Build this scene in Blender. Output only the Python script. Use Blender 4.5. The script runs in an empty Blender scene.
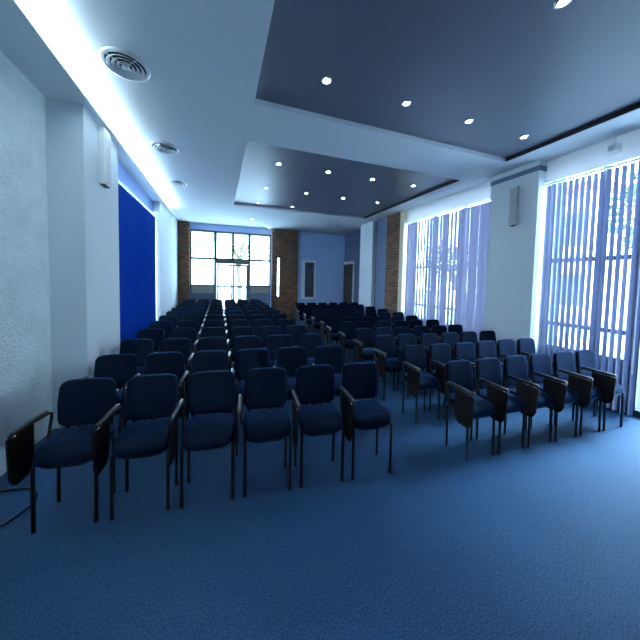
import bpy, bmesh, math, random
from mathutils import Vector, Matrix
random.seed(7)
PI = math.pi
sc = bpy.context.scene
C = bpy.context.collection

# ------------------------------------------------------------------ camera
cam_d = bpy.data.cameras.new('camera')
cam = bpy.data.objects.new('camera', cam_d); C.objects.link(cam)
FPX, YAW, PIT, ROL = 262.85, math.radians(18.90), math.radians(2.614), math.radians(1.141)
F = Vector((math.sin(YAW)*math.cos(PIT), math.cos(YAW)*math.cos(PIT), -math.sin(PIT)))
R = Vector((math.cos(YAW), -math.sin(YAW), 0)); U = R.cross(F)
R2 = R*math.cos(ROL) + U*math.sin(ROL); U2 = U*math.cos(ROL) - R*math.sin(ROL)
M = Matrix((R2, U2, -F)).transposed().to_4x4(); M.translation = (0, 0, 1.58)
cam.matrix_world = M
cam_d.sensor_width = 36; cam_d.lens = FPX/640*36
cam_d.shift_x = (320-309.29)/640; cam_d.shift_y = (291.08-320)/640
cam_d.clip_start = 0.02; cam_d.clip_end = 300
sc.camera = cam

# ------------------------------------------------------------------ sky, exposure
w = bpy.data.worlds.new('sky'); sc.world = w; w.use_nodes = True
nt = w.node_tree; bg = nt.nodes['Background']
tc = nt.nodes.new('ShaderNodeTexCoord'); sep = nt.nodes.new('ShaderNodeSeparateXYZ')
rmp = nt.nodes.new('ShaderNodeValToRGB')
nt.links.new(tc.outputs['Generated'], sep.inputs[0]); nt.links.new(sep.outputs['Z'], rmp.inputs[0])
rmp.color_ramp.elements[0].position = 0.0; rmp.color_ramp.elements[0].color = (0.66, 0.84, 1.0, 1)
rmp.color_ramp.elements[1].position = 0.7; rmp.color_ramp.elements[1].color = (0.48, 0.72, 1.0, 1)
nt.links.new(rmp.outputs[0], bg.inputs[0]); bg.inputs[1].default_value = 17.0
sc.view_settings.view_transform = 'Standard'; sc.view_settings.look = 'None'
sc.view_settings.gamma = 1.0; sc.view_settings.use_curve_mapping = False
sc.view_settings.exposure = 0.28
sc.cycles.use_denoising = True
sc.cycles.max_bounces = 10; sc.cycles.diffuse_bounces = 6; sc.cycles.transparent_max_bounces = 16
sc.cycles.caustics_reflective = False; sc.cycles.caustics_refractive = False
sc.cycles.sample_clamp_indirect = 40.0

sd = bpy.data.lights.new('hazy_sun', 'SUN'); sd.energy = 16.0; sd.color = (0.42, 0.74, 1.0); sd.angle = math.radians(24)
so = bpy.data.objects.new('hazy_sun', sd); C.objects.link(so)
SUN_EL, SUN_K = math.radians(50), 0.12
so.rotation_euler = Vector((math.cos(SUN_EL), math.cos(SUN_EL)*SUN_K, math.sin(SUN_EL))).to_track_quat('Z', 'Y').to_euler()
def portal(loc, rot, sx, sy):
    d = bpy.data.lights.new('window_portal', 'AREA'); d.shape = 'RECTANGLE'; d.size = sx; d.size_y = sy
    d.cycles.is_portal = True
    o = bpy.data.objects.new('window_portal', d); C.objects.link(o); o.location = loc; o.rotation_euler = rot
portal((4.90, 2.17, 1.99), (0, PI/2, 0), 2.75, 0.95)
portal((4.90, 1.40, 1.62), (0, PI/2, 0), 3.3, 0.6)
portal((4.90, 4.53, 1.99), (0, PI/2, 0), 2.75, 2.3)
portal((0.4, 9.95, 1.7), (-PI/2, 0, 0), 2.8, 3.1)
portal((-1.75, 5.57, 1.7), (0, -PI/2, 0), 2.8, 2.6)

# ------------------------------------------------------------------ materials
def mat(name, col, rough=0.6, metal=0.0, spec=0.5, noise=None, bump=None, emit=None, sheen=0):
    m = bpy.data.materials.new(name); m.use_nodes = True
    n = m.node_tree; b = n.nodes['Principled BSDF']
    b.inputs['Base Color'].default_value = (*col, 1); b.inputs['Roughness'].default_value = rough
    b.inputs['Metallic'].default_value = metal; b.inputs['Specular IOR Level'].default_value = spec
    if sheen: b.inputs['Sheen Weight'].default_value = sheen
    if emit:
        b.inputs['Emission Color'].default_value = (*emit[0], 1); b.inputs['Emission Strength'].default_value = emit[1]
    t = n.nodes.new('ShaderNodeTexCoord')
    if noise:
        scale, amt = noise
        x = n.nodes.new('ShaderNodeTexNoise'); x.inputs['Scale'].default_value = scale; x.inputs['Detail'].default_value = 6
        n.links.new(t.outputs['Object'], x.inputs['Vector'])
        r = n.nodes.new('ShaderNodeValToRGB')
        r.color_ramp.elements[0].position = 0.3; r.color_ramp.elements[1].position = 0.7
        r.color_ramp.elements[0].color = (*[c*(1-amt) for c in col], 1)
        r.color_ramp.elements[1].color = (*[min(1, c*(1+amt)) for c in col], 1)
        n.links.new(x.outputs['Fac'], r.inputs[0]); n.links.new(r.outputs[0], b.inputs['Base Color'])
    if bump:
        scale, st, dist = bump
        x = n.nodes.new('ShaderNodeTexNoise'); x.inputs['Scale'].default_value = scale; x.inputs['Detail'].default_value = 4
        n.links.new(t.outputs['Object'], x.inputs['Vector'])
        bp = n.nodes.new('ShaderNodeBump'); bp.inputs['Strength'].default_value = st; bp.inputs['Distance'].default_value = dist
        n.links.new(x.outputs['Fac'], bp.inputs['Height']); n.links.new(bp.outputs[0], b.inputs['Normal'])
    return m

def fabric_blind(name, dcol, tcol, fac):
    m = bpy.data.materials.new(name); m.use_nodes = True; n = m.node_tree
    n.nodes.remove(n.nodes['Principled BSDF']); out = n.nodes['Material Output']
    a = n.nodes.new('ShaderNodeBsdfDiffuse'); a.inputs[0].default_value = (*dcol, 1)
    b = n.nodes.new('ShaderNodeBsdfTranslucent'); b.inputs[0].default_value = (*tcol, 1)
    x = n.nodes.new('ShaderNodeMixShader'); x.inputs[0].default_value = fac
    t = n.nodes.new('ShaderNodeTexCoord'); z = n.nodes.new('ShaderNodeTexNoise'); z.inputs['Scale'].default_value = 260
    bp = n.nodes.new('ShaderNodeBump'); bp.inputs['Strength'].default_value = 0.15; bp.inputs['Distance'].default_value = 0.001
    n.links.new(t.outputs['Object'], z.inputs['Vector']); n.links.new(z.outputs['Fac'], bp.inputs['Height'])
    n.links.new(bp.outputs[0], a.inputs['Normal'])
    n.links.new(a.outputs[0], x.inputs[1]); n.links.new(b.outputs[0], x.inputs[2]); n.links.new(x.outputs[0], out.inputs[0])
    return m

def glass_mat():
    m = bpy.data.materials.new('window_glass'); m.use_nodes = True; n = m.node_tree
    n.nodes.remove(n.nodes['Principled BSDF']); out = n.nodes['Material Output']
    a = n.nodes.new('ShaderNodeBsdfTransparent'); a.inputs[0].default_value = (0.93, 0.97, 0.98, 1)
    g = n.nodes.new('ShaderNodeBsdfGlossy'); g.inputs['Roughness'].default_value = 0.02
    lw = n.nodes.new('ShaderNodeLayerWeight'); lw.inputs[0].default_value = 0.5
    pw = n.nodes.new('ShaderNodeMath'); pw.operation = 'POWER'; pw.inputs[1].default_value = 5
    f = n.nodes.new('ShaderNodeMath'); f.operation = 'MULTIPLY_ADD'; f.inputs[1].default_value = 0.6; f.inputs[2].default_value = 0.03
    n.links.new(lw.outputs['Facing'], pw.inputs[0]); n.links.new(pw.outputs[0], f.inputs[0])
    x = n.nodes.new('ShaderNodeMixShader')
    n.links.new(f.outputs[0], x.inputs[0]); n.links.new(a.outputs[0], x.inputs[1]); n.links.new(g.outputs[0], x.inputs[2])
    n.links.new(x.outputs[0], out.inputs[0]); return m

def brick_mat():
    m = mat('brick', (0.2, 0.1, 0.06), 0.9); n = m.node_tree; b = n.nodes['Principled BSDF']
    t = n.nodes.new('ShaderNodeTexCoord'); sp = n.nodes.new('ShaderNodeSeparateXYZ'); cb = n.nodes.new('ShaderNodeCombineXYZ')
    ad = n.nodes.new('ShaderNodeMath'); n.links.new(t.outputs['Object'], sp.inputs[0])
    n.links.new(sp.outputs['X'], ad.inputs[0]); n.links.new(sp.outputs['Y'], ad.inputs[1])
    n.links.new(ad.outputs[0], cb.inputs['X']); n.links.new(sp.outputs['Z'], cb.inputs['Y'])
    k = n.nodes.new('ShaderNodeTexBrick'); k.inputs['Scale'].default_value = 3.2
    k.inputs['Color1'].default_value = (0.28, 0.10, 0.04, 1); k.inputs['Color2'].default_value = (0.07, 0.035, 0.02, 1)
    k.inputs['Mortar'].default_value = (0.16, 0.13, 0.10, 1); k.inputs['Mortar Size'].default_value = 0.03
    n.links.new(cb.outputs[0], k.inputs['Vector'])
    n.links.new(k.outputs['Color'], b.inputs['Base Color'])
    bp = n.nodes.new('ShaderNodeBump'); bp.inputs['Distance'].default_value = 0.01
    n.links.new(k.outputs['Fac'], bp.inputs['Height']); bp.invert = True; n.links.new(bp.outputs[0], b.inputs['Normal'])
    return m

def carpet_mat():
    m = mat('carpet', (0.04, 0.13, 0.30), 0.62, spec=0.2); n = m.node_tree; b = n.nodes['Principled BSDF']
    t = n.nodes.new('ShaderNodeTexCoord')
    x1 = n.nodes.new('ShaderNodeTexNoise'); x1.inputs['Scale'].default_value = 120; x1.inputs['Detail'].default_value = 8; x1.inputs['Roughness'].default_value = 0.75
    x2 = n.nodes.new('ShaderNodeTexNoise'); x2.inputs['Scale'].default_value = 1.3; x2.inputs['Detail'].default_value = 3
    r = n.nodes.new('ShaderNodeValToRGB')
    r.color_ramp.elements[0].position = 0.42; r.color_ramp.elements[0].color = (0.005, 0.034, 0.085, 1)
    r.color_ramp.elements[1].position = 0.58; r.color_ramp.elements[1].color = (0.034, 0.100, 0.215, 1)
    mx = n.nodes.new('ShaderNodeMix'); mx.data_type = 'RGBA'; mx.blend_type = 'MULTIPLY'; mx.inputs[0].default_value = 0.3
    n.links.new(t.outputs['Object'], x1.inputs['Vector']); n.links.new(t.outputs['Object'], x2.inputs['Vector'])
    n.links.new(x1.outputs['Fac'], r.inputs[0]); n.links.new(r.outputs[0], mx.inputs[6]); n.links.new(x2.outputs['Fac'], mx.inputs[7])
    n.links.new(mx.outputs[2], b.inputs['Base Color'])
    bp = n.nodes.new('ShaderNodeBump'); bp.inputs['Strength'].default_value = 0.3; bp.inputs['Distance'].default_value = 0.002
    n.links.new(x1.outputs['Fac'], bp.inputs['Height']); n.links.new(bp.outputs[0], b.inputs['Normal'])
    return m

m_plaster = mat('rough_plaster', (0.78, 0.85, 0.84), 0.9, spec=0.2, noise=(6, 0.06), bump=(38, 0.9, 0.02))
m_wall = mat('painted_wall', (0.70, 0.75, 0.78), 0.8, spec=0.3, bump=(60, 0.15, 0.004))
m_ceil = mat('ceiling_paint', (0.70, 0.74, 0.77), 0.85, spec=0.2)
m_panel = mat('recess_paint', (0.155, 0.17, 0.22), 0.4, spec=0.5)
m_dark = mat('dark_cap_and_shade', (0.012, 0.014, 0.022), 0.6)
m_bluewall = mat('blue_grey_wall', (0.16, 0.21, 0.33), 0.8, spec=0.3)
m_frame = mat('window_frame_paint', (0.10, 0.12, 0.12), 0.5)
m_frame_side = mat('side_frame_paint', (0.22, 0.25, 0.30), 0.5)
m_lowpanel = mat('window_low_panel', (0.34, 0.32, 0.28), 0.6)
m_fascia = mat('fascia_blind_reflection', (0.30, 0.46, 0.85), 0.5)  # blue of this paint stands for light reflected off the blinds
m_backwall = mat('pale_wall_blue_light', (0.50, 0.64, 0.92), 0.8, spec=0.3)  # blue light missing at the back of the hall is put into this paint
m_dado = mat('parapet_wall', (0.10, 0.14, 0.22), 0.85)
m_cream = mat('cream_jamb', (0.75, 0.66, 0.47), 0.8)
m_brick = brick_mat(); m_carpet = carpet_mat(); m_glass = glass_mat()
m_vane = fabric_blind('blind_fabric', (0.36, 0.37, 0.48), (0.22, 0.26, 0.42), 0.45)
m_vane_far = fabric_blind('lavender_blind_fabric', (0.58, 0.58, 0.70), (0.30, 0.29, 0.38), 0.40)
m_vane_left = fabric_blind('shaded_blind_fabric', (0.014, 0.07, 0.30), (0.008, 0.07, 0.28), 0.4)  # same fabric as on the right, dimmer light outside darkened into its colour
m_rail = mat('blind_rail_metal', (0.8, 0.8, 0.82), 0.5)
m_fab = mat('navy_upholstery', (0.0035, 0.009, 0.021), 0.75, spec=0.08, noise=(300, 0.35), bump=(420, 0.5, 0.002))
_b = m_fab.node_tree.nodes['Principled BSDF']
_b.inputs['Sheen Weight'].default_value = 0.35; _b.inputs['Sheen Roughness'].default_value = 0.45; _b.inputs['Sheen Tint'].default_value = (0.03, 0.22, 0.8, 1)
m_shell = mat('black_plastic', (0.008, 0.008, 0.010), 0.45)
m_tube = mat('black_steel_tube', (0.008, 0.008, 0.010), 0.35, spec=0.5)
m_arm = mat('arm_plastic', (0.012, 0.012, 0.014), 0.28, spec=0.6)
m_chrome = mat('chrome', (0.75, 0.75, 0.76), 0.18, 1.0)
m_tablet = mat('dark_wood_tablet', (0.010, 0.006, 0.004), 0.5, spec=0.25, noise=(30, 0.5))
m_speaker = mat('speaker_case', (0.60, 0.62, 0.60), 0.5)
m_grille = mat('speaker_grille', (0.48, 0.50, 0.49), 0.6, bump=(500, 0.8, 0.002))
m_vent = mat('vent_metal', (0.78, 0.8, 0.8), 0.3, 0.4)
m_ventdark = mat('vent_throat', (0.02, 0.025, 0.03), 0.8)
m_led = mat('led_tape', (0.9, 0.95, 1), 0.5, emit=((0.68, 0.88, 1.0), 235.0))
m_lamp = mat('lamp_lens', (0.9, 0.95, 1), 0.3, emit=((0.75, 0.88, 1.0), 110.0))
m_white = mat('white_plastic', (0.75, 0.77, 0.8), 0.4)
m_frame_white = mat('white_poster_frame', (0.9, 0.88, 0.9), 0.5)
m_print = mat('dark_print', (0.05, 0.05, 0.09), 0.5, noise=(5, 0.8))
m_door = mat('brown_door_wood', (0.07, 0.05, 0.045), 0.5, noise=(8, 0.3))
m_cable = mat('cable_rubber', (0.012, 0.014, 0.02), 0.5)
m_concrete = mat('outdoor_concrete', (0.7, 0.7, 0.69), 0.9, noise=(2, 0.15))
m_leaf = mat('leaves', (0.05, 0.11, 0.03), 0.7, noise=(3, 0.5))
m_bark = mat('bark', (0.10, 0.075, 0.05), 0.9, noise=(12, 0.4), bump=(30, 0.8, 0.02))
m_house = mat('pink_house_wall', (0.75, 0.55, 0.58), 0.9, noise=(4, 0.1))
m_house2 = mat('pale_house_wall', (0.8, 0.8, 0.8), 0.9, noise=(4, 0.08))
m_roof = mat('roof_tile', (0.30, 0.12, 0.08), 0.8)

# ------------------------------------------------------------------ mesh helpers
def BM(): return bmesh.new()
def add_box(bm, x0, x1, y0, y1, z0, z1):
    vs = [bm.verts.new((x, y, z)) for x in (x0, x1) for y in (y0, y1) for z in (z0, z1)]
    for f in ((0,1,3,2),(4,6,7,5),(0,4,5,1),(2,3,7,6),(0,2,6,4),(1,5,7,3)):
        bm.faces.new([vs[i] for i in f])
    return vs
def add_tube(bm, pts, r, seg=8, ry=None):
    """sweep an ellipse (r across, ry up) along pts"""
    pts = [Vector(p) for p in pts]; rings = []
    for i, p in enumerate(pts):
        d = (pts[min(i+1, len(pts)-1)] - pts[max(i-1, 0)]).normalized()
        ref = Vector((1, 0, 0)) if abs(d.x) < 0.8 else Vector((0, 0, 1))
        b = d.cross(ref).normalized(); a = b.cross(d).normalized()
        rings.append([bm.verts.new(p + a*r*math.cos(2*PI*k/seg) + b*(ry or r)*math.sin(2*PI*k/seg)) for k in range(seg)])
    for A, B in zip(rings, rings[1:]):
        for k in range(seg):
            bm.faces.new((A[k], A[(k+1) % seg], B[(k+1) % seg], B[k]))
    bm.faces.new(rings[0][::-1]); bm.faces.new(rings[-1])
def round_path(pts, rad=0.03, n=4):
    pts = [Vector(p) for p in pts]; out = [pts[0]]
    for a, b, c in zip(pts, pts[1:], pts[2:]):
        u = (a-b); v = (c-b); r = min(rad, u.length*0.45, v.length*0.45)
        p, q = b+u.normalized()*r, b+v.normalized()*r
        for i in range(n+1):
            t = i/n; out.append(p*(1-t)**2 + b*2*t*(1-t) + q*t*t)
    out.append(pts[-1]); return out
def add_super(bm, c, h, e1=0.35, e2=0.3, nu=10, nv=20, warp=None):
    """rounded cushion (superellipsoid), half sizes h, centre c"""
    s = lambda v, e: math.copysign(abs(v)**e, v)
    rows = []
    for i in range(nu+1):
        a = -PI/2 + PI*i/nu; row = []
        if i in (0, nu):
            p = Vector((0, 0, h[2]*s(math.sin(a), e1)))
            row = [bm.verts.new(Vector(c) + (warp(p) if warp else p))]
        else:
            for k in range(nv):
                b = 2*PI*(k+0.5)/nv
                p = Vector((h[0]*s(math.cos(a), e1)*s(math.cos(b), e2), h[1]*s(math.cos(a), e1)*s(math.sin(b), e2), h[2]*s(math.sin(a), e1)))
                row.append(bm.verts.new(Vector(c) + (warp(p) if warp else p)))
        rows.append(row)
    for A, B in zip(rows, rows[1:]):
        for k in range(nv):
            j = (k+1) % nv
            if len(A) == 1: bm.faces.new((A[0], B[j], B[k]))
            elif len(B) == 1: bm.faces.new((A[k], A[j], B[0]))
            else: bm.faces.new((A[k], A[j], B[j], B[k]))
def add_lathe(bm, prof, c, seg=24):
    rings = [[bm.verts.new((c[0]+r*math.cos(2*PI*k/seg), c[1]+r*math.sin(2*PI*k/seg), c[2]+z)) for k in range(seg)] for r, z in prof]
    for A, B in zip(rings, rings[1:]):
        for k in range(seg): bm.faces.new((A[k], A[(k+1) % seg], B[(k+1) % seg], B[k]))
    return rings
def obj(name, bm, m, parent=None, smooth=False, bevel=0):
    if bevel:
        bmesh.ops.bevel(bm, geom=list(bm.edges), offset=bevel, segments=2, affect='EDGES', profile=0.6)
    bmesh.ops.recalc_face_normals(bm, faces=bm.faces)
    me = bpy.data.meshes.new(name); bm.to_mesh(me); bm.free(); me.materials.append(m)
    if smooth:
        for p in me.polygons: p.use_smooth = True
    o = bpy.data.objects.new(name, me); C.objects.link(o)
    if parent: o.parent = parent
    return o
def tag(o, label, cat, group=None):
    o['label'] = label; o['category'] = cat
    if group: o['group'] = group
    return o
def thing(name, label, cat, loc=(0, 0, 0), rz=0, group=None):
    o = bpy.data.objects.new(name, None); C.objects.link(o); o.empty_display_size = 0.05
    o.location = loc; o.rotation_euler = (0, 0, rz); return tag(o, label, cat, group)
def struct(name, bm, m, parent=None, label=None, cat=None, **k):
    o = obj(name, bm, m, parent, **k)
    if not parent: o['kind'] = 'structure'; o['label'] = label; o['category'] = cat
    return o
def box_struct(name, boxes, m, label, cat):
    bm = BM()
    for b in boxes: add_box(bm, *b)
    return struct(name, bm, m, None, label, cat)

# ------------------------------------------------------------------ setting
ZC, ZS, ZR = 3.40, 3.285, 3.455
YB, YN = 9.75, -2.6
XL, XR = -1.60, 4.75
box_struct('floor', [(-1.9, 5.1, YN-0.2, 10.0, -0.12, 0)], m_carpet, 'blue speckled carpet covering the whole hall', 'floor')
box_struct('wall_left', [(-1.9, XL, YN-0.1, 3.31, 0, 3.6), (-1.9, -1.68, 4.26, 6.9, 3.05, 3.6), (-1.9, -1.68, 4.26, 6.9, 0, 0.55), (-1.9, -1.3, 8.5, YB+0.2, 0, 3.6)],
           m_plaster, 'pale rough plastered wall on the left side', 'wall')
box_struct('pillar_left', [(-1.9, -1.30, 3.31, 4.26, 0, ZS+0.02)], m_wall, 'broad white pillar beside the front of the left chair block', 'pillar')
box_struct('pillar_left_far', [(-1.9, -1.30, 6.9, 8.5, 0, ZS+0.02)], m_wall, 'white pillar beyond the blue blind on the left', 'pillar')
box_struct('ceiling', [(-1.9, 0.336, YN-0.1, YB+0.2, ZC, 3.6), (4.08, 4.88, YN-0.1, YB+0.2, ZC, 3.6),
                       (0.336, 4.08, 2.88, 3.67, ZC, 3.6), (0.336, 4.08, 6.95, YB+0.2, ZC, 3.6), (0.336, 4.08, YN-0.1, -1.6, ZC, 3.6)],
           m_ceil, 'pale ceiling with two shallow recessed panels and a cross beam', 'ceiling')
box_struct('ceiling_recess', [(0.33, 4.10, -1.7, 2.95, ZR, 3.55), (0.33, 4.10, 3.6, 7.0, ZR, 3.55)], m_panel, 'grey recessed ceiling panels with downlights', 'ceiling')
box_struct('recess_shade_strip', [(4.066, 4.079, -1.59, 2.879, ZC+0.004, ZR-0.001), (4.066, 4.079, 3.671, 6.949, ZC+0.004, ZR-0.001)], m_dark,  # dark strip stands for the shade on the recess side face
           'dark strip painted as shade along the right side of the ceiling recess', 'trim')
box_struct('trim_2', [(-1.6, -1.225, YN, 3.31, ZS, ZS+0.03), (-1.6, -1.225, 3.31, 8.5, ZS, ZS+0.03), (-1.237, -1.225, YN, 8.5, ZS+0.03, ZS+0.045)], m_ceil,
           'low white soffit edge along the left wall hiding the light strip', 'trim')
box_struct('trim_3', [(-1.68, -1.44, 4.26, 6.9, 3.02, ZS)], m_fascia, 'fascia painted with blue reflected light above the blue blind on the left', 'trim')
# window wall on the right
box_struct('wall_right', [(XR, 5.05, 1.70, 5.85, 0, 0.60), (XR, 5.05, YN-0.1, 1.10, 0, ZC+0.1), (4.6, 5.05, 5.85, 7.95, 0, ZC+0.1), (4.85, 5.05, 7.95, YB+0.2, 0, ZC+0.1),
                          (XR, 5.05, 2.65, 3.37, 0, ZC+0.1)], m_dado,
           'dark low parapet of the window wall on the right', 'wall')
box_struct('trim_6', [(XR-0.02, 4.88, YN-0.1, 5.85, 3.36, ZC+0.1)], m_ceil, 'white lintel above the right windows', 'trim')
box_struct('pillar_right', [(4.45, XR+0.02, 2.65, 3.37, 0, ZC)], m_wall, 'wide white pillar between the two right hand blinds', 'pillar')
box_struct('pillar_right_far', [(4.46, 4.86, 7.1, 7.85, 0, ZC)], m_wall, 'light pillar near the far right corner', 'pillar')
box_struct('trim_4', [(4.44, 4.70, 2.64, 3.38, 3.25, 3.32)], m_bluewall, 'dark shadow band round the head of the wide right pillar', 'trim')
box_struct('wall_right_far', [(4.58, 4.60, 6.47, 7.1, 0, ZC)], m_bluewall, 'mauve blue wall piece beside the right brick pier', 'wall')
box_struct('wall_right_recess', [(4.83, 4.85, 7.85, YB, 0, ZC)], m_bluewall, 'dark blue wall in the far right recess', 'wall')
box_struct('pillar_brick_right', [(4.52, 4.60, 5.86, 6.47, 0, ZC)], m_brick, 'rust brown brick pier at the end of the far right blind', 'pillar')
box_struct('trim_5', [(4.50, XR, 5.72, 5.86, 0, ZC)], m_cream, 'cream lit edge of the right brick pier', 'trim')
# back wall
box_struct('wall_back', [(2.84, 5.05, YB, YB+0.2, 0, 3.6), (-1.9, -0.95, YB, YB+0.2, 0, 3.6), (-0.95, 1.80, YB, YB+0.2, 3.19, 3.6),
                         (1.80, 1.87, YB, YB+0.2, 0, 3.6), (1.87, 2.84, YB+0.1, YB+0.2, 3.19, 3.6)],
           m_backwall, 'pale back wall tinted with blue light around the glazed entrance', 'wall')
box_struct('wall_back_low', [(-0.95, -0.19, YB, YB+0.2, 0, 0.98), (1.07, 1.80, YB, YB+0.2, 0, 0.98)], m_dado, 'dark low wall under the entrance windows', 'wall')
box_struct('pillar_brick_back', [(1.84, 2.02, 9.62, YB+0.12, 0, ZC), (2.14, 2.83, 9.62, YB+0.12, 0, ZC), (2.02, 2.14, 9.62, YB+0.12, 2.35, ZC), (2.02, 2.14, 9.62, YB+0.12, 0, 0.9)],
           m_brick, 'tall brown brick pier right of the glazed entrance', 'pillar')
box_struct('pillar_brick_left', [(-1.40, -0.96, 9.60, YB+0.02, 0, ZC)], m_brick, 'dark brick pier left of the glazed entrance', 'pillar')
box_struct('wall_rear', [(-1.9, 5.05, YN-0.2, YN, 0, 3.6)], m_bluewall, 'plain wall behind the viewpoint', 'wall')

def window(name, label, cat, frames, panes, m=m_frame, extra=()):
    bm = BM()
    for b in frames: add_box(bm, *b)
    root = struct(name, bm, m, None, label, cat)
    for p in panes:
        g = BM(); add_box(g, *p); obj('pane', g, m_glass, root)
    for nm, b, mm in extra:
        g = BM(); add_box(g, *b); obj(nm, g, mm, root)
    return root
# glazed entrance: window_1 with the double door_1 in its middle
yf0, yf1, yp0, yp1 = YB+0.03, YB+0.10, YB+0.06, YB+0.066
fr = []
fr += [(-0.95, -0.90, yf0, yf1, 0.98, 3.19), (1.75, 1.80, yf0, yf1, 0.98, 3.19), (-0.19, -0.09, yf0, yf1, 0, 3.19), (0.98, 1.07, yf0, yf1, 0, 3.19),
       (0.41, 0.49, yf0, yf1, 2.06, 3.19),
       (-0.95, 1.80, yf0, yf1, 3.13, 3.19), (-0.95, 1.80, yf0, yf1, 2.18, 2.26), (-0.09, 0.98, yf0, yf1, 2.06, 2.18),
       (-0.90, -0.19, yf0, yf1, 1.26, 1.32), (1.07, 1.75, yf0, yf1, 1.26, 1.32), (-0.95, -0.19, yf0, yf1, 0.98, 1.02), (1.07, 1.80, yf0, yf1, 0.98, 1.02)]
pn = [(-0.90, -0.19, yp0, yp1, 2.26, 3.13), (-0.09, 0.41, yp0, yp1, 2.26, 3.13), (0.49, 0.98, yp0, yp1, 2.26, 3.13), (1.07, 1.75, yp0, yp1, 2.26, 3.13),
      (-0.90, -0.19, yp0, yp1, 1.32, 2.18), (1.07, 1.75, yp0, yp1, 1.32, 2.18)]
window('window_1', 'dark framed glazed entrance window in the back wall', 'window', fr, pn,
       extra=[('low_panel', (-0.90, -0.19, yp0-0.01, yp1+0.01, 1.02, 1.26), m_lowpanel), ('low_panel', (1.07, 1.75, yp0-0.01, yp1+0.01, 1.02, 1.26), m_lowpanel)])
for i, (a, b, hx) in enumerate(((-0.085, 0.447, 0.40), (0.453, 0.975, 0.50))):
    f = [(a, a+0.06, yf0, yf1, 0.01, 2.05), (b-0.06, b, yf0, yf1, 0.01, 2.05), (a, b, yf0, yf1, 1.98, 2.05), (a, b, yf0, yf1, 1.22, 1.28), (a, b, yf0, yf1, 0.01, 0.15)]
    d = window('door_%d' % (i+1), ('left' if i == 0 else 'right') + ' leaf of the glazed double door in the back window', 'door', f,
               [(a+0.06, b-0.06, yp0, yp1, 1.28, 1.98), (a+0.06, b-0.06, yp0, yp1, 0.15, 1.22)])
    h = BM(); add_tube(h, round_path([(hx, yf0, 1.0), (hx, yf0-0.05, 1.0), (hx, yf0-0.05, 1.3), (hx, yf0, 1.3)], 0.03), 0.01); obj('door_handle', h, m_chrome, d, smooth=True)
window('window_2', 'narrow upright slit window in the brown brick pier', 'window', [(2.02, 2.04, 9.66, 9.72, 0.9, 2.35), (2.12, 2.14, 9.66, 9.72, 0.9, 2.35)], [(2.04, 2.12, 9.69, 9.695, 0.9, 2.35)])
def side_window(name, label, y0, y1, mull, x=XR):
    f = [(x, x+0.06, y0, y0+0.05, 0.6, 3.36), (x, x+0.06, y1-0.05, y1, 0.6, 3.36)]
    f += [(x, x+0.06, y-0.025, y+0.025, 0.6, 3.36) for y in mull]
    f += [(x, x+0.06, y0, y1, z-0.03, z+0.03) for z in (0.63, 0.99, 1.93, 3.33)]
    ys = [y0+0.05] + list(mull) + [y1-0.05]; zs = [0.66, 0.96, 1.02, 1.90, 1.96, 3.30]
    p = []
    for a, b in zip(ys, ys[1:]):
        for z0, z1 in ((0.63, 0.99), (0.99, 1.93), (1.93, 3.33)): p.append((x+0.03, x+0.036, a, b, z0, z1))
    return window(name, label, 'window', f, p, m_frame_side)
side_window('window_3', 'tall window behind the near right vertical blind', 1.70, 2.65, [2.06])
side_window('window_4', 'tall window behind the far right vertical blind', 3.37, 5.72, [4.15, 4.95])
window('door_4', 'bare glazed door at the right edge beside the near blind', 'door',
       [(XR, XR+0.06, 1.10, 1.16, 0, 3.36), (XR, XR+0.06, 1.66, 1.695, 0, 3.36), (XR, XR+0.06, 1.16, 1.66, 0, 0.08), (XR, XR+0.06, 1.16, 1.66, 2.3, 2.36), (XR, XR+0.06, 1.16, 1.66, 3.30, 3.36)],
       [(XR+0.03, XR+0.036, 1.16, 1.66, 0.08, 2.3), (XR+0.03, XR+0.036, 1.16, 1.66, 2.36, 3.30)])
window('window_5', 'window behind the closed blue blind on the left', 'window',
       [(-1.80, -1.74, 4.26, 4.31, 0.55, 3.05), (-1.80, -1.74, 6.85, 6.9, 0.55, 3.05), (-1.80, -1.74, 5.1, 5.15, 0.55, 3.05), (-1.80, -1.74, 6.0, 6.05, 0.55, 3.05),
        (-1.80, -1.74, 4.26, 6.9, 0.55, 0.60), (-1.80, -1.74, 4.26, 6.9, 3.0, 3.05)],
       [(-1.77, -1.764, 4.31, 5.1, 0.6, 3.0), (-1.77, -1.764, 5.15, 6.0, 0.6, 3.0), (-1.77, -1.764, 6.05, 6.85, 0.6, 3.0)])
bm = BM(); add_box(bm, 4.79, 4.828, 8.95, 9.70, 0.0, 2.2)
d = struct('door_3', bm, m_door, None, 'brown wooden door in the far right corner', 'door')
bm = BM()
for b in ((4.785, 4.829, 8.88, 8.95, 0, 2.3), (4.785, 4.829, 8.95, 9.74, 2.2, 2.3)): add_box(bm, *b)
obj('door_frame', bm, m_wall, d)
bm = BM(); add_tube(bm, round_path([(4.79, 9.05, 1.05), (4.74, 9.05, 1.05), (4.74, 9.17, 1.05)], 0.02), 0.009); obj('door_handle', bm, m_chrome, d, smooth=True)

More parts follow.
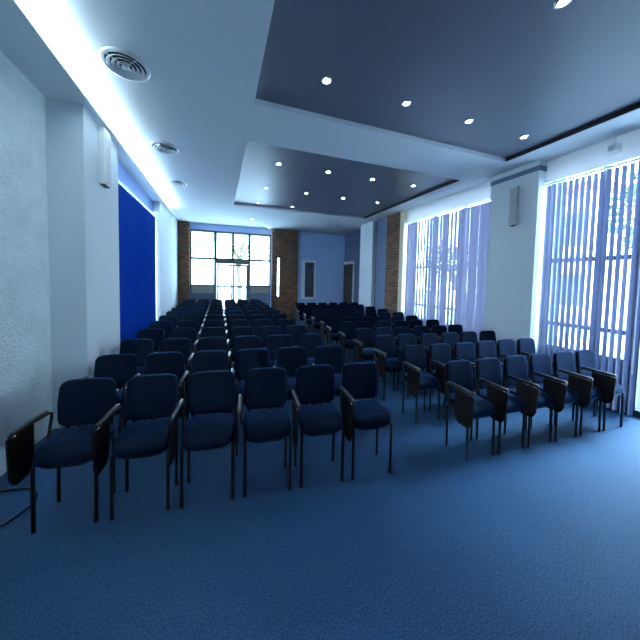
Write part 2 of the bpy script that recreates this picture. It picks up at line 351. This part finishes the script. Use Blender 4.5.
# ------------------------------------------------------------------ outdoors
box_struct('ground', [(-40, 40, -40, 60, -0.32, -0.2)], m_concrete, 'pale paved ground outside the windows', 'ground')
def tree(x, y, h, r, label, lean=(0, 0), n=900, seed=0):
    rd = random.Random(seed); t = thing('tree', label, 'tree', (x, y, -0.2), 0, 'trees outside the windows')
    bm = BM(); top = Vector((lean[0], lean[1], h*0.62))
    pts = [top*k/5 + Vector((math.sin(k*1.3)*0.05, math.cos(k*1.7)*0.05, 0)) for k in range(6)]
    add_tube(bm, pts, 0.11+0.01*h, 8)
    for k in range(5):
        a = 2*PI*k/5 + seed; e = top + Vector((math.cos(a)*r*0.6, math.sin(a)*r*0.6, h*0.2+0.1*k))
        add_tube(bm, [top*0.85, top*0.85*0.4 + e*0.6 + Vector((0, 0, -0.1)), e], 0.04, 6)
    obj('trunk', bm, m_bark, t, smooth=True)
    bm = BM(); cc = top + Vector((0, 0, h*0.12))
    for k in range(n):
        v = Vector((rd.gauss(0, 1), rd.gauss(0, 1), rd.gauss(0, 1))).normalized() * r * rd.random()**0.4
        v.z *= 0.8
        p = cc + v; s = rd.uniform(0.07, 0.15)
        a = Vector((rd.uniform(-1, 1), rd.uniform(-1, 1), rd.uniform(-1, 1))).normalized(); b = a.orthogonal().normalized()
        q = [bm.verts.new(p + a*s), bm.verts.new(p + b*s*0.5), bm.verts.new(p - a*s), bm.verts.new(p - b*s*0.5)]
        bm.faces.new(q)
    obj('foliage', bm, m_leaf, t); return t
tree(9.0, 2.6, 4.6, 1.3, 'green leafy tree outside the near right window', seed=1)
tree(10.5, 8.6, 4.1, 1.3, 'leaning tree outside the far right window', lean=(0.6, 1.8), seed=3)
tree(1.2, 17.5, 5.2, 1.3, 'small green tree outside the glazed entrance', seed=5, n=500)
tree(-2.2, 16.5, 4.9, 1.2, 'green tree outside the left part of the glazed entrance', seed=8, n=500)
tree(3.6, 18.5, 5.3, 1.3, 'green tree outside the right part of the glazed entrance', seed=9, n=500)
box_struct('roof_overhang', [(-1.9, 3.2, YB+0.25, 12.4, 3.14, 3.26)], m_concrete, 'grey overhang outside above the glazed entrance', 'roof')
def house(x0, x1, y0, y1, h, m, label, face):
    t = thing('house', label, 'house', ((x0+x1)/2, (y0+y1)/2, -0.2))
    cx, cy = (x0+x1)/2, (y0+y1)/2
    bm = BM(); add_box(bm, x0-cx, x1-cx, y0-cy, y1-cy, 0, h); obj('wall', bm, m, t)
    bm = BM(); add_box(bm, x0-cx-0.3, x1-cx+0.3, y0-cy-0.3, y1-cy+0.3, h, h+0.25); obj('roof', bm, m_roof, t, bevel=0.03)
    for zz in (0.9, 3.4):
        if zz+1.3 > h: continue
        for k in range(3):
            bm = BM()
            if face == 'x': yy = y0-cy+(k+0.5)*(y1-y0)/3; add_box(bm, x0-cx-0.04, x0-cx+0.02, yy-0.4, yy+0.4, zz, zz+1.3)
            else: xx = x0-cx+(k+0.5)*(x1-x0)/3; add_box(bm, xx-0.4, xx+0.4, y0-cy-0.04, y0-cy+0.02, zz, zz+1.3)
            obj('window', bm, m_frame, t, bevel=0.01)
house(14, 20, 6.4, 9.4, 5.6, m_house, 'pink walled house outside the right windows', 'x')
house(-8, -1.5, 24, 29, 5.5, m_house2, 'pale house far outside the glazed entrance', 'y')

# ------------------------------------------------------------------ blinds
def blind(name, label, x, y0, y1, s, wv, tilt, z0, z1, m, jit=0.06, skip=(), swing=None):
    root = thing(name, label, 'blind', (x, y0, z0))
    bm = BM(); add_box(bm, -0.02, 0.02, 0, y1-y0, z1-z0, z1-z0+0.022); obj('headrail', bm, m_rail, root, bevel=0.005)
    n = int((y1-y0)/s); k = 0
    for i in range(n):
        y = (i+0.5)*s
        if any(a <= y0+y <= b for a, b in skip): continue
        bm = BM(); wz = 0.006; N = 4
        A = []
        for lev in (0, (z1-z0)*0.5, z1-z0-0.012):
            row = []
            for q in range(N+1):
                u = (q/N-0.5)*wv; bow = wz*(1-(2*q/N-1)**2)
                row.append((bm.verts.new((bow, u, lev)), bm.verts.new((bow+0.0012, u, lev))))
            A.append(row)
        for r0, r1 in zip(A, A[1:]):
            for q in range(N):
                bm.faces.new((r0[q][0], r0[q+1][0], r1[q+1][0], r1[q][0]))
                bm.faces.new((r0[q][1], r1[q][1], r1[q+1][1], r0[q+1][1]))
            bm.faces.new((r0[0][0], r1[0][0], r1[0][1], r0[0][1])); bm.faces.new((r0[N][0], r0[N][1], r1[N][1], r1[N][0]))
        for q in range(N):
            bm.faces.new((A[0][q][0], A[0][q][1], A[0][q+1][1], A[0][q+1][0])); bm.faces.new((A[-1][q][0], A[-1][q+1][0], A[-1][q+1][1], A[-1][q][1]))
        o = obj('vane', bm, m, root); o.location = (0, y, 0); o.rotation_euler = (0, 0, tilt + random.uniform(-jit, jit))
    bm = BM(); add_tube(bm, [(-0.03, 0.03, z1-z0), (-0.035, 0.03, (z1-z0)*0.5), (-0.03, 0.03, 0.5)], 0.004, 6); obj('pull_cord', bm, m_white, root)
    return root
blind('vertical_blind', 'half open vertical blind with blue vanes at the near right window', 4.575, 1.60, 2.645, 0.0635, 0.058, math.radians(70), 0.05, 3.03, m_vane, 0.07)
blind('vertical_blind', 'mostly closed vertical blind with lavender blue vanes at the far right window', 4.575, 3.38, 5.70, 0.095, 0.098, math.radians(-3), 0.05, 3.05, m_vane_far, 0.2,
      skip=())
blind('vertical_blind', 'closed blue vertical blind toned darker for shade at the left window', -1.40, 4.27, 6.88, 0.087, 0.094, math.radians(-14), 0.05, 2.93, m_vane_left, 0.2)

m_val = fabric_blind('pelmet_board', (0.8, 0.79, 0.80), (0.7, 0.68, 0.68), 0.35)
box_struct('trim_7', [(4.60, 4.612, 1.58, 2.65, 3.076, ZC), (4.60, 4.612, 3.37, 5.72, 3.09, ZC)], m_val, 'white glowing pelmet above the right blinds', 'trim')
# ------------------------------------------------------------------ ceiling fittings
bm = BM(); add_box(bm, -1.31, -1.262, YN+0.05, 7.7, ZS+0.0315, ZS+0.039)
o = obj('led_strip', bm, m_led); tag(o, 'glowing white light strip along the left ceiling edge', 'light')

def downlight(x, y, z, label):
    t = thing('ceiling_downlight', label, 'downlight', (x, y, z), 0, 'small round downlights in the ceiling')
    bm = BM(); add_lathe(bm, [(0.030, -0.001), (0.030, -0.008), (0.046, -0.008), (0.050, -0.001)], (0, 0, 0), 20); obj('trim_ring', bm, m_chrome, t, smooth=True)
    bm = BM(); rr = add_lathe(bm, [(0.029, -0.002), (0.026, -0.007), (0.014, -0.010)], (0, 0, 0), 16); bm.faces.new(rr[-1]); obj('lens', bm, m_lamp, t, smooth=True)
side = ('leftmost', 'second from left', 'third from left', 'rightmost')
for i, x in enumerate((0.95, 1.86, 2.74, 3.68)): downlight(x, 2.39, ZR, side[i] + ' downlight in the near recess row just before the cross beam')
downlight(2.154, 1.20, ZR, 'downlight at the top edge of the picture in the near recess')
for r, (y, nm) in enumerate(((4.33, 'first'), (5.56, 'second'), (6.72, 'third'))):
    for i, x in enumerate((0.91, 1.79, 2.68, 3.60)):
        if r == 2 and i > 1: continue
        downlight(x, y, ZR, side[i] + ' downlight in the %s row beyond the cross beam' % nm)
downlight(0.94, 8.36, ZC, 'downlight in the flat ceiling before the glazed entrance')
downlight(1.66, 9.45, ZC, 'downlight close to the brown brick pier')

def vent(x, y, label):
    t = thing('ceiling_vent', label, 'vent', (x, y, ZC), 0, 'round air vents in the left ceiling')
    bm = BM(); rr = add_lathe(bm, [(0.150, -0.001), (0.149, -0.002)], (0, 0, 0), 32); bm.faces.new(rr[-1]); obj('throat', bm, m_ventdark, t)
    bm = BM(); add_lathe(bm, [(0.150, -0.001), (0.155, -0.014), (0.182, -0.010), (0.188, -0.001)], (0, 0, 0), 36); obj('rim', bm, m_vent, t, smooth=True)
    for r in (0.125, 0.09, 0.055):
        bm = BM(); add_lathe(bm, [(r-0.012, -0.004), (r+0.010, -0.024), (r+0.014, -0.020), (r-0.008, -0.002)], (0, 0, 0), 32); obj('vent_ring', bm, m_vent, t, smooth=True)
    bm = BM(); rr = add_lathe(bm, [(0.030, -0.003), (0.030, -0.02), (0.018, -0.026)], (0, 0, 0), 20); bm.faces.new(rr[-1]); obj('hub', bm, m_vent, t, smooth=True)
    bm = BM()
    for k in range(4):
        a = PI/4 + k*PI/2; add_tube(bm, [(0.02*math.cos(a), 0.02*math.sin(a), -0.012), (0.152*math.cos(a), 0.152*math.sin(a), -0.012)], 0.004, 6)
    obj('spoke', bm, m_vent, t)
vent(-0.775, 2.765, 'nearest round grey air vent in the left ceiling')
vent(-0.745, 4.29, 'middle round air vent in the left ceiling')
vent(-0.80, 5.8, 'farthest round air vent in the left ceiling')

# ------------------------------------------------------------------ wall fittings
def speaker(x, y, z0, h, sgn, wdt, label):
    t = thing('column_speaker', label, 'speaker', (x, y, z0))
    bm = BM(); add_box(bm, 0 if sgn > 0 else -0.07, 0.07 if sgn > 0 else 0, -wdt/2, wdt/2, 0, h); obj('case', bm, m_speaker, t, bevel=0.008)
    bm = BM(); xs = 0.0705*sgn; add_box(bm, min(xs, xs+0.004*sgn), max(xs, xs+0.004*sgn), -wdt/2+0.012, wdt/2-0.012, 0.03, h-0.03); obj('grille', bm, m_grille, t)
    bm = BM(); add_box(bm, min(0.01*sgn, 0.06*sgn), max(0.01*sgn, 0.06*sgn), -wdt/2+0.02, wdt/2-0.02, -0.012, 0.001); obj('foot_cap', bm, m_dark, t)
speaker(-1.30, 3.72, 2.62, 0.62, 1, 0.17, 'narrow upright speaker high on the left pillar')
speaker(4.45, 2.96, 2.50, 0.60, -1, 0.10, 'narrow upright speaker high on the wide right pillar')
t = thing('bracket_fixture', 'small pale fixture above the near right blind', 'fixture', (4.52, 1.90, ZC))
bm = BM(); add_lathe(bm, [(0.001, 0), (0.035, 0), (0.035, -0.02), (0.012, -0.025), (0.012, -0.13), (0.001, -0.13)], (0, 0, 0), 16); obj('stem', bm, m_white, t, smooth=True)
bm = BM(); add_box(bm, -0.06, 0.05, -0.045, 0.045, -0.21, -0.12); obj('body', bm, m_white, t, bevel=0.01)
bm = BM(); add_box(bm, -0.064, -0.06, -0.03, 0.03, -0.19, -0.14); obj('face', bm, m_grille, t)
t = thing('framed_poster', 'dark poster in a white frame on the back wall', 'poster', (3.30, YB, 0.80))
bm = BM()
for b in ((-0.30, -0.16, -0.03, 0, 0, 1.52), (0.21, 0.29, -0.03, 0, 0, 1.52), (-0.16, 0.21, -0.03, 0, 0, 0.08), (-0.16, 0.21, -0.03, 0, 1.42, 1.52)): add_box(bm, *b)
obj('frame', bm, m_frame_white, t)
bm = BM(); add_box(bm, -0.16, 0.21, -0.015, 0, 0.08, 1.42); obj('print', bm, m_print, t)
bm = BM()
pts = [(-1.585, 1.75, 0.008), (-1.45, 1.95, 0.008), (-1.25, 2.12, 0.008), (-1.18, 2.28, 0.008), (-1.3, 2.42, 0.008), (-1.585, 2.45, 0.008)]
add_tube(bm, round_path(pts, 0.12, 6), 0.007, 8)
tag(obj('cable', bm, m_cable, smooth=True), 'thin dark cable lying on the carpet by the left wall', 'cable')

# ------------------------------------------------------------------ chairs
def make_chair():
    t = thing('conference_chair', 'x', 'chair')
    LX = 0.152
    def waterfall(p):
        q = p.copy()
        if p.y < -0.07: q.z -= (-0.07-p.y)*0.35
        q.z += 0.012*(abs(p.x)/0.16)**2
        return q
    bm = BM(); add_super(bm, (0, 0.135, 0.455), (0.162, 0.152, 0.042), 0.45, 0.32, 10, 28, waterfall); obj('seat', bm, m_fab, t, smooth=True)
    def bowl(p):
        q = p.copy(); q.z -= 0.03*(1-min(1, (p.x/0.15)**2)); return q
    bm = BM(); add_super(bm, (0, 0.135, 0.420), (0.155, 0.142, 0.022), 0.5, 0.35, 8, 24, bowl); obj('seat_shell', bm, m_shell, t, smooth=True)
    def curve(p):
        q = p.copy(); q.y += 0.13*p.z - 0.45*(p.x**2)
        q.x *= 1 - 0.05*max(0, (p.z/0.156))**2 - 0.05*max(0, -p.z/0.156)
        return q
    bm = BM(); add_super(bm, (0, 0.268, 0.680), (0.162, 0.021, 0.156), 0.30, 0.5, 12, 28, curve); obj('backrest', bm, m_fab, t, smooth=True)
    bm = BM(); add_super(bm, (0, 0.285, 0.680), (0.154, 0.012, 0.147), 0.30, 0.5, 12, 24, curve); obj('back_shell', bm, m_shell, t, smooth=True)
    for s in (-1, 1):
        bm = BM(); add_tube(bm, round_path([(s*LX, 0.0, 0.0), (s*LX, 0.006, 0.415), (s*LX, 0.10, 0.425)], 0.03), 0.0105, 8); obj('leg', bm, m_tube, t, smooth=True)
        bm = BM(); add_tube(bm, round_path([(s*LX, 0.228, 0.0), (s*LX, 0.236, 0.425), (s*LX, 0.10, 0.425)], 0.03), 0.0105, 8); obj('leg', bm, m_tube, t, smooth=True)
        bm = BM(); add_tube(bm, round_path([(s*LX*0.86, 0.18, 0.422), (s*LX*0.86, 0.272, 0.43), (s*LX*0.80, 0.305, 0.72)], 0.04), 0.010, 8, 0.006); obj('back_support', bm, m_tube, t, smooth=True)
    bm = BM()
    for y in (0.06, 0.205): add_tube(bm, [(-LX, y, 0.42), (LX, y, 0.42)], 0.008, 6)
    obj('seat_frame', bm, m_tube, t, smooth=True)
    AX = -0.182
    bm = BM(); add_tube(bm, round_path([(-LX, 0.17, 0.425), (AX, 0.19, 0.46), (AX+0.004, 0.235, 0.642), (AX-0.008, 0.06, 0.650), (AX-0.012, -0.085, 0.652)], 0.035), 0.009, 8)
    a = obj('armrest', bm, m_tube, t, smooth=True)
    bm = BM(); add_super(bm, (AX-0.006, 0.065, 0.664), (0.014, 0.150, 0.010), 0.5, 0.5, 6, 16); obj('arm_pad', bm, m_arm, a, smooth=True)
    bm = BM(); add_tube(bm, [(AX-0.012, -0.07, 0.640), (AX-0.012, -0.02, 0.640)], 0.0085, 10); obj('hinge', bm, m_chrome, a, smooth=True)
    bm = BM(); out = []
    prof = [(-0.09, 0.640), (0.105, 0.640), (0.098, 0.40), (0.065, 0.335), (-0.045, 0.335), (-0.078, 0.39)]
    loop = [Vector((0, y, z)) for y, z in prof]; n = len(loop); ring = []
    for i in range(n):
        p0, p1, p2 = loop[i-1], loop[i], loop[(i+1) % n]
        u = (p0-p1).normalized()*0.02; v = (p2-p1).normalized()*0.02
        for k in range(4):
            q = k/3; ring.append((p1+u)*(1-q)**2 + p1*2*q*(1-q) + (p1+v)*q*q)
    A = [bm.verts.new(p + Vector((-0.207, 0, 0))) for p in ring]; B = [bm.verts.new(p + Vector((-0.198, 0, 0))) for p in ring]
    for i in range(len(A)):
        j = (i+1) % len(A); bm.faces.new((A[i], A[j], B[j], B[i]))
    bm.faces.new(A[::-1]); bm.faces.new(B)
    tb = obj('tablet', bm, m_tablet, t); tb['label'] = 'folded dark brown writing tablet'
    return t
proto = make_chair(); used = []
def children_of(o): return [c for c in o.children]
tree_cache = [(c, list(c.children)) for c in proto.children]
def place(x, y, rz, sx, sz, label, group):
    if not used: r = proto; used.append(1)
    else:
        r = proto.copy(); C.objects.link(r)
        for c, gs in tree_cache:
            k = c.copy(); C.objects.link(k); k.parent = r
            for g in gs:
                h = g.copy(); C.objects.link(h); h.parent = k
    r.location = (x, y, 0); r.rotation_euler = (0, 0, rz); r.scale = (sx, 1, sz)
    tag(r, label, 'chair', group)
ORD = ('first', 'second', 'third', 'fourth', 'fifth', 'sixth', 'seventh', 'eighth', 'ninth', 'tenth', 'eleventh', 'last')
SEAT_L = ('beside the wall', 'second from the wall', 'third from the wall', 'third from the aisle', 'second from the aisle', 'on the aisle')
SEAT_R = ('on the aisle', 'second from the aisle', 'third from the aisle', 'third from the windows', 'second from the windows', 'beside the windows')
rnd = random.Random(11)
left_tops = (2.215, 2.82, 3.46, 4.14, 4.85, 5.53, 6.20, 6.87, 7.53, 8.18, 8.83, 9.42)
for r, yt in enumerate(left_tops):
    row = 'front' if r == 0 else ORD[r]
    for k in range(6):
        j = 0 if r == 0 else 1
        x = -0.905 + 0.416*k + j*rnd.uniform(-0.004, 0.004) - (0.03 if r else 0)
        y = yt - (0.32 if r == 0 else 0.295) - 0.095*(x+0.05) + j*rnd.uniform(-0.008, 0.008)
        place(x, y, -0.09 + j*rnd.uniform(-0.005, 0.005), 1.09, 1.0, 'dark navy tablet chair %s in the %s row of the left block' % (SEAT_L[k], row), 'tablet chairs in the left block')
right_front = (1.67, 2.29, 2.87, 3.45, 4.07, 4.68, 5.30, 5.95, 6.60, 7.25, 7.95)
right_start = (2.23, 2.22, 2.21, 2.20, 2.24, 2.24, 2.34, 2.36, 2.36, 2.36, 2.50)
for r, (yf, xs) in enumerate(zip(right_front, right_start)):
    row = 'front' if r == 0 else 'last' if r == 10 else ORD[r]
    for k in range(6):
        j = 0 if r == 0 else 1
        x = xs + (0.385 if r == 10 else 0.376)*k
        y = yf - 0.045*(x-2.23) + j*rnd.uniform(-0.02, 0.02)
        place(x, y, -0.04, 1.0, 0.96, 'dark navy tablet chair %s in the %s row of the right block' % (SEAT_R[k], row), 'tablet chairs in the right block')
